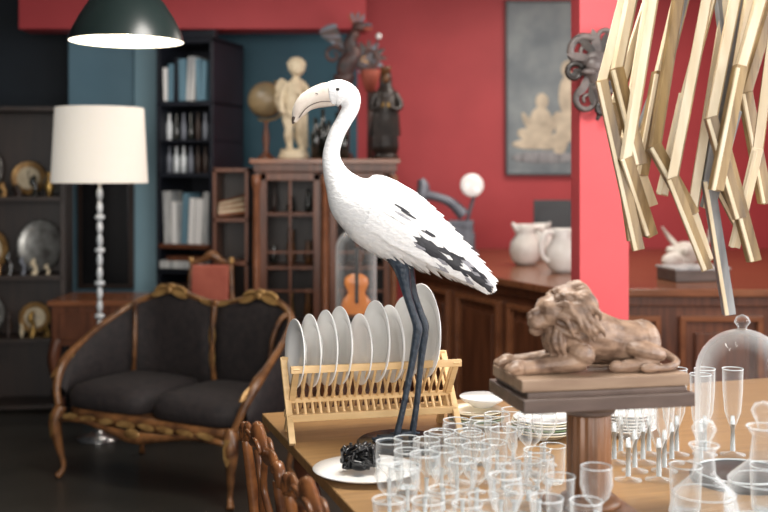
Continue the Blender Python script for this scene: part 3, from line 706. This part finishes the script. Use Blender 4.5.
b.ell((.10,-.04,.86),(.05,.035,.035),CARV); b.ell((.15,-.05,.845),(.035,.02,.015),REDP); b.ell((.15,-.05,.87),(.035,.02,.012),IRON)
for i in range(14): b.leaf((.03-.006*i,.0,.64+.018*i),(-.35-.06*i,0,.9-.10*i),(0,-1,0),.12,.045,[CARV,IRON,CARV,STAT][i%4])
for i in range(14): b.leaf((.03,-.03,.58+.015*i),(1,0,.9-.2*i),(0,-1,0),.13,.045,[CARV,GOLD,REDP,CARV,IRON][i%5])
for i in range(6): b.leaf((.08,-.02,.86),(-.6+i*.25,0,1),(0,-1,0),.10,.03,[REDP,IRON][i%2])
spiral(.16,.66,.09,.02,1.3,2.6,.02,CARV,-.02); spiral(-.07,.68,.06,.015,1.2,0.4,.016,CARV,0)
for i in range(12): b.leaf((.16,-.02,.66),(math.cos(i*.52),0,math.sin(i*.52)),(0,-1,0),.12,.04,[CARV,STAT,IRON][i%3])
b.lathe([(.0,0),(.03,0),(.06,.10),(.065,.14),(0,.14)],REDP,(.17,-.02,.44),n=20); b.lathe([(.02,0),(.02,.44)],CARV,(.17,-.02,0),n=12)
b.ell((.225,-.03,.80),.02,CHINA); b.tube([(.17,-.02,.58),(.2,-.02,.7),(.225,-.03,.80)],.005,STAT)
b.build('carved_dragon_figure',(-.26,6.95,ZT),0)
b=MB()
b.lathe([(0,0),(.09,0),(.09,.03),(.07,.04),(0,.04)],STAT,n=24)
b.lathe([(.085,.04),(.092,.10),(.08,.22),(.066,.32),(.055,.39),(.07,.44),(.06,.48),(.022,.505),(.02,.53)],STAT,n=28,flute=-.06,scale=(1,.75))
b.ell((0,-.005,.555),(.03,.034,.04),GILT); b.ell((0,-.036,.55),(.006,.008,.01),GILT); b.lathe([(.03,0),(.034,.03),(.045,.05),(.0,.055)],GILT,(0,0,.585),n=8)
b.rings([[Vector((q*math.cos(a),q*.8*math.sin(a)+.015,z)) for a in [2*math.pi*i/16 for i in range(16)]] for q,z in((.105,.16),(.095,.3),(.08,.44),(.045,.5),(.042,.56),(.036,.60),(.01,.612))],STAT)
for sx in(-1,1):
    b.tube([(sx*.06,-.01,.46),(sx*.10,-.02,.38),(sx*.08,-.06,.34),(sx*.03,-.09,.36)],[.022,.024,.018,.01],STAT,n=10)
    for i in range(5): b.tube([(sx*.03,-.09,.352+i*.004),(sx*(.012),-.10,.36+i*.006)],.004,GOLD,n=6,k=1)
for i in range(7): b.tube([(-.07+i*.023,-.065,.34),(-.075+i*.025,-.075,.2),(-.08+i*.027,-.07,.06)],[.006,.009,.008],STAT,n=6)
for v in b.v: v*=.92
b.build('madonna_statue',(0.01,6.76,ZT-.0),0)
# iron scale
b=MB()
b.box((0,0,.02),(.42,.26,.04),IRON); b.box((.02,0,.10),(.34,.2,.13),IRON)
b.box((.10,0,.2),(.16,.18,.1),IRON); b.box((-.02,0,.18),(.12,.16,.05),IRON); b.tube([(-.18,0,.10),(-.19,0,.3),(-.15,0,.45),(-.17,0,.52)],[.045,.04,.045,.025],IRON,n=10)
b.tube([(-.15,0,.42),(-.05,0,.40),(.04,0,.36),(.12,0,.28)],[.035,.03,.035,.045],IRON,n=10); b.tube([(.14,0,.25),(.17,-.01,.36),(.19,-.02,.42)],.012,IRON)
for i in range(8): b.ell((-.02+i*.022,-.09,.24-.004*i),(.008,.02,.008),IRON,n=8)
b.lathe([(0,0),(.078,0),(.078,.012),(.07,.018),(0,.018)],CHINA,n=28,M=Matrix.Translation((.17,-.02,.48))@Euler((R(80),0,R(10))).to_matrix().to_4x4())
b.build('iron_scale',(.41,7.05,.951),R(-6),.004)
def jug(x,y,k,yaw):
    b=MB()
    b.lathe([(0,0),(.05,0),(.078,.03),(.092,.08),(.085,.13),(.058,.17),(.05,.20),(.062,.235),(.056,.235),(.044,.20),(.05,.17),(0,.15)],CHINAJ,n=28)
    b.tube([(-.052,0,.215),(-.10,0,.215),(-.135,0,.16),(-.12,0,.09),(-.082,0,.06)],[.011,.013,.014,.013,.012],CHINAJ,n=10)
    b.tube([(.045,0,.205),(.066,0,.225),(.085,0,.245)],[.024,.017,.006],CHINAJ,n=12)
    for v in b.v: v*=k
    b.build('white_jug',(x,y,.9515),yaw)
jug(.86,6.5,1.05,R(200)); jug(1.00,6.0,1.05,R(25)); jug(1.02,6.9,1.0,R(-60))
b=MB(); b.box((0,0,.19),(.26,.03,.38),FRAMEB); b.box((0,-.017,.19),(.20,.004,.32),FRAMEB); b.box((0,.06,.08),(.03,.12,.02),FRAMEB,rot=(.6,0,0)); b.build('small_framed_picture',(1.14,7.2,.951),R(-5),.003)
b=MB(); b.ell((0,0,.07),(.06,.075,.06),BONE); b.ell((0,-.09,.05),(.035,.07,.035),BONE)
for sx in(-1,1): b.ell((sx*.04,-.05,.09),(.02,.02,.02),BONE); b.tube([(sx*.05,.02,.1),(sx*.10,.03,.14),(sx*.12,.0,.19)],[.015,.012,.004],BONE)
b.ell((0,-.02,.025),(.04,.09,.025),BONE)
for v in b.v: v*=1.3
b.build('animal_skull',(1.72,6.1,.952),R(-50),voxel=.005,smooth=1)
b=MB(); b.box((0,0,.03),(.30,.22,.06),PEDD); b.box((0,0,.065),(.31,.23,.012),PAPER); b.build('stacked_books',(1.62,5.6,.951),.2,.003)
# painting
b=MB(); b.box((0,0,0),(.56,.025,1.28),CANVAS)
for x in(-.285,.285): b.box((x,-.005,0),(.014,.04,1.30),FRAMEB)
for z in(-.645,.645): b.box((0,-.005,z),(.58,.04,.014),FRAMEB)
def flat(x,z,rx,rz,mt,rot=0): b.ell((x,-.0135,z),(rx*1.1,.003,rz*1.1),mt,rot=(0,rot,0),n=20)
flat(-.02,-.10,.045,.055,PFIG); flat(-.03,-.27,.08,.12,PFIG); flat(-.10,-.36,.10,.045,PFIG,.3); flat(.06,-.40,.12,.05,PFIG,-.2); flat(.05,-.28,.03,.11,PFIG,.5); flat(-.12,-.27,.025,.09,PFIG,-.5)
flat(-.08,-.42,.15,.035,PFIG); flat(.17,.14,.045,.06,PFIG); flat(.18,-.06,.07,.15,PFIG); flat(.17,-.28,.08,.12,PFIG,.2)
flat(0,-.52,.23,.04,GREYW); flat(.13,-.36,.05,.16,PFIG,.2)
b.build('figure_painting',(1.20,7.98,2.15))
# pillar ornament
b=MB()
spiral(-.05,.08,.07,.012,1.4,1.0,.018,ORNM); spiral(.05,-.02,.06,.012,1.4,3.6,.018,ORNM); spiral(-.04,-.11,.05,.01,1.3,2.0,.015,ORNM); spiral(.03,.14,.045,.01,1.2,5.0,.014,ORNM)
spiral(-.09,.0,.04,.008,1.3,.5,.014,STAT,-.01); spiral(.07,.08,.035,.008,1.2,2.5,.012,STAT,-.01); spiral(.02,-.15,.03,.006,1.2,0.5,.012,STAT,-.01)
b.ell((0,0,.02),(.06,.03,.08),ORNM); b.ell((-.02,-.03,.03),(.032,.022,.034),ORNM); b.ell((-.04,-.04,.0),(.03,.018,.014),ORNM)
for i in range(12):
    a=i*.55+.3; b.leaf((.03*math.cos(a),-.015,.02+.06*math.sin(a)),(math.cos(a+.5),0,math.sin(a+.5)*1.3),(0,-1,.3*math.sin(a*3)),.10,.035,[ORNM,STAT][i%2])
b.tube([(0,0,-.05),(.02,0,-.13),(.0,0,-.19)],[.03,.02,.006],ORNM)
b.build('carved_wall_ornament',(.855,4.285,1.91),R(0))
# ------------------------------------------------------------------ violin under dome
b=MB()
b.lathe([(.13,0),(.14,.02),(.05,.05),(.02,.09),(.03,.3),(.02,.5),(.05,.75),(.17,.775),(.17,.80),(0,.80)],WALN,n=28); b.build('pedestal_table',(-.135,5.15,0))
vl=empty('violin_display',(-.135,5.15,.8005))
b=MB(); out=[(0,-.0),(.045,.005),(.056,.03),(.05,.055),(.034,.075),(.034,.09),(.044,.11),(.042,.135),(.02,.15),(0,.152)]
oo=resample(out,4); poly=[(x,z) for x,z in oo]+[(-x,z) for x,z in oo[::-1][1:-1]]
b.rings([[Vector((x*k_,y,z*k_+.075*(1-k_))) for x,z in poly] for k_,y in((.9,-.018),(1,-.014),(1,.012),(.9,.018))],ORNG)
b.box((0,-.02,.19),(.013,.014,.12),BLACK); b.box((0,-.024,.09),(.012,.006,.09),BLACK); b.tube([(0,-.02,.25),(0,-.01,.27),(0,-.025,.275),(0,-.028,.262)],.008,WALN)
for z in(.245,.258): b.tube([(-.025,-.015,z),(.025,-.015,z)],.004,BLACK,n=6,k=1)
for v in b.v: v*=1.3
b.build('violin',(0,.0,.026),R(8),.002,parent=vl)
b=MB(); b.lathe([(0,0),(.12,0),(.12,.015),(.105,.025),(0,.025)],BLACK,n=36)
pf=[(.10,.025),(.10,.34)]+[(.10*math.cos(i*math.pi/16),.34+.10*math.sin(i*math.pi/16)) for i in range(1,8)]+[(.01,.441),(.016,.455),(0,.47)]
b.lathe(pf,GLASSB,n=36,caps=False)
b.build('glass_dome',parent=vl)
# ------------------------------------------------------------------ hanging frame corners
b=MB(); fs_=2.6/1067
CH=[[(634,-25),(604,82),(638,250),0],[(652,-25),(624,160),(654,236),1],[(668,-30),(641,135),(668,208),2],[(686,-25),(656,148),(690,215),3],[(706,-30),(668,180),(702,268),0],[(722,-25),(694,95),(668,195),2],[(738,-25),(708,120),(735,218),1],[(752,-25),(716,182),(738,318),4],[(770,-15),(738,130),(768,215),0],[(792,20),(748,182),(778,245),1],[(802,-25),(765,90),(792,205),3],[(744,-30),(700,215),(712,262),2],[(820,-10),(775,160),(800,290),0],[(715,-40),(690,60),(655,150),4],[(780,-40),(752,60),(722,160),1],[(700,-40),(672,70),(650,175),0],[(765,-40),(735,70),(708,190),1],[(730,-30),(745,110),(722,210),4],[(790,-30),(770,150),(748,250),2],[(642,-40),(618,70),(640,165),0],[(676,-40),(632,100),(650,245),1],[(760,-40),(728,150),(758,262),0]]
qh=random.Random(8)
for i,(p,q_,r_,kk) in enumerate(CH):
    yy=qh.uniform(-.16,.16)
    def cv(t,dy=0): return ((t[0]-690)*fs_,yy+dy,1.5+(175-t[1])*fs_)
    P,Q,S=cv(p,qh.uniform(-.04,.04)),cv(q_),cv(r_,qh.uniform(-.05,.05))
    up=(qh.uniform(-.45,.35),1,0)
    # cream gesso face with a bare wood rebate behind it
    b.beam(P,Q,.022,.018,[CREAMB,CREAMB,CREAMB,OLIVE,GREYW][kk],up)
    b.beam((P[0]+.006,P[1]+.016,P[2]),(Q[0]+.006,Q[1]+.016,Q[2]),.026,.018,OLIVE,up)
    b.beam((Q[0],Q[1],Q[2]+.006),S,.028,.030,[OLIVE,OLIVE,CREAMB,OLIVE,GREYW][kk],up)
    b.beam((Q[0]-.011,Q[1]-.018,Q[2]),(S[0]-.011,S[1]-.018,S[2]),.009,.008,CREAMB,up)
    b.tube([P,(P[0]*.6,P[1]*.6,2.25)],.0015,BLACK,n=5,k=1)
b.tube([(.22*math.cos(a),.12*math.sin(a),2.25) for a in [i*2*math.pi/16 for i in range(17)]],.012,IRON,n=8,k=1)
for sx in(-1,1): b.tube([(sx*.2,0,2.25),(0,0,2.7)],.004,BLACK,n=6,k=1)
b.beam((-.3,0,2.25),(.3,0,2.25),.02,.02,IRON)
b.tube([(0,0,2.68),(0,0,3.0)],.006,BLACK,n=6,k=1)
b.build('hanging_frame_corners',(.746,2.72,0),0,.0015)
# ------------------------------------------------------------------ lights
def area(name,loc,rot,sx,sy,p,col):
    l=bpy.data.lights.new(name,'AREA'); l.shape='RECTANGLE'; l.size=sx; l.size_y=sy; l.energy=p; l.color=col
    o=bpy.data.objects.new(name,l); scene.collection.objects.link(o); o.location=loc; o.rotation_euler=rot; return o
area('window_light_front',(.3,YF+.02,1.75),(R(90),0,0),3.6,2.1,150,(1,.95,.89))
area('window_light_right',(XR-.03,1.8,1.9),(R(90),0,R(90)),4.2,1.7,140,(1,.98,.96))
area('fill_light_back',(1.3,6.3,2.96),(0,0,0),1.2,1.0,45,(1,.90,.80))  # added fill lifting the dim back wall, has no fixture
area('fill_light_mid',(.2,2.9,2.96),(0,0,0),.9,.9,75,(1,.95,.88))  # added fill over the table to brighten plates and bird
area('fill_light_left',(-1.2,6.2,2.4),(R(20),0,R(-15)),.7,.5,7,(1,.92,.84))  # weak added fill for the left side, floating below the ceiling
def pt(name,loc,p,r=.05,col=(1,.85,.65)):
    l=bpy.data.lights.new(name,'POINT'); l.energy=p; l.color=col; l.shadow_soft_size=r
    o=bpy.data.objects.new(name,l); scene.collection.objects.link(o); o.location=loc
pt('pendant_bulb',(-.965,4.0,1.97),6,.03)
w=bpy.data.worlds.new('world'); scene.world=w; w.use_nodes=True
w.node_tree.nodes['Background'].inputs[0].default_value=(.9,.94,1,1); w.node_tree.nodes['Background'].inputs[1].default_value=.6
scene.view_settings.view_transform='Standard'
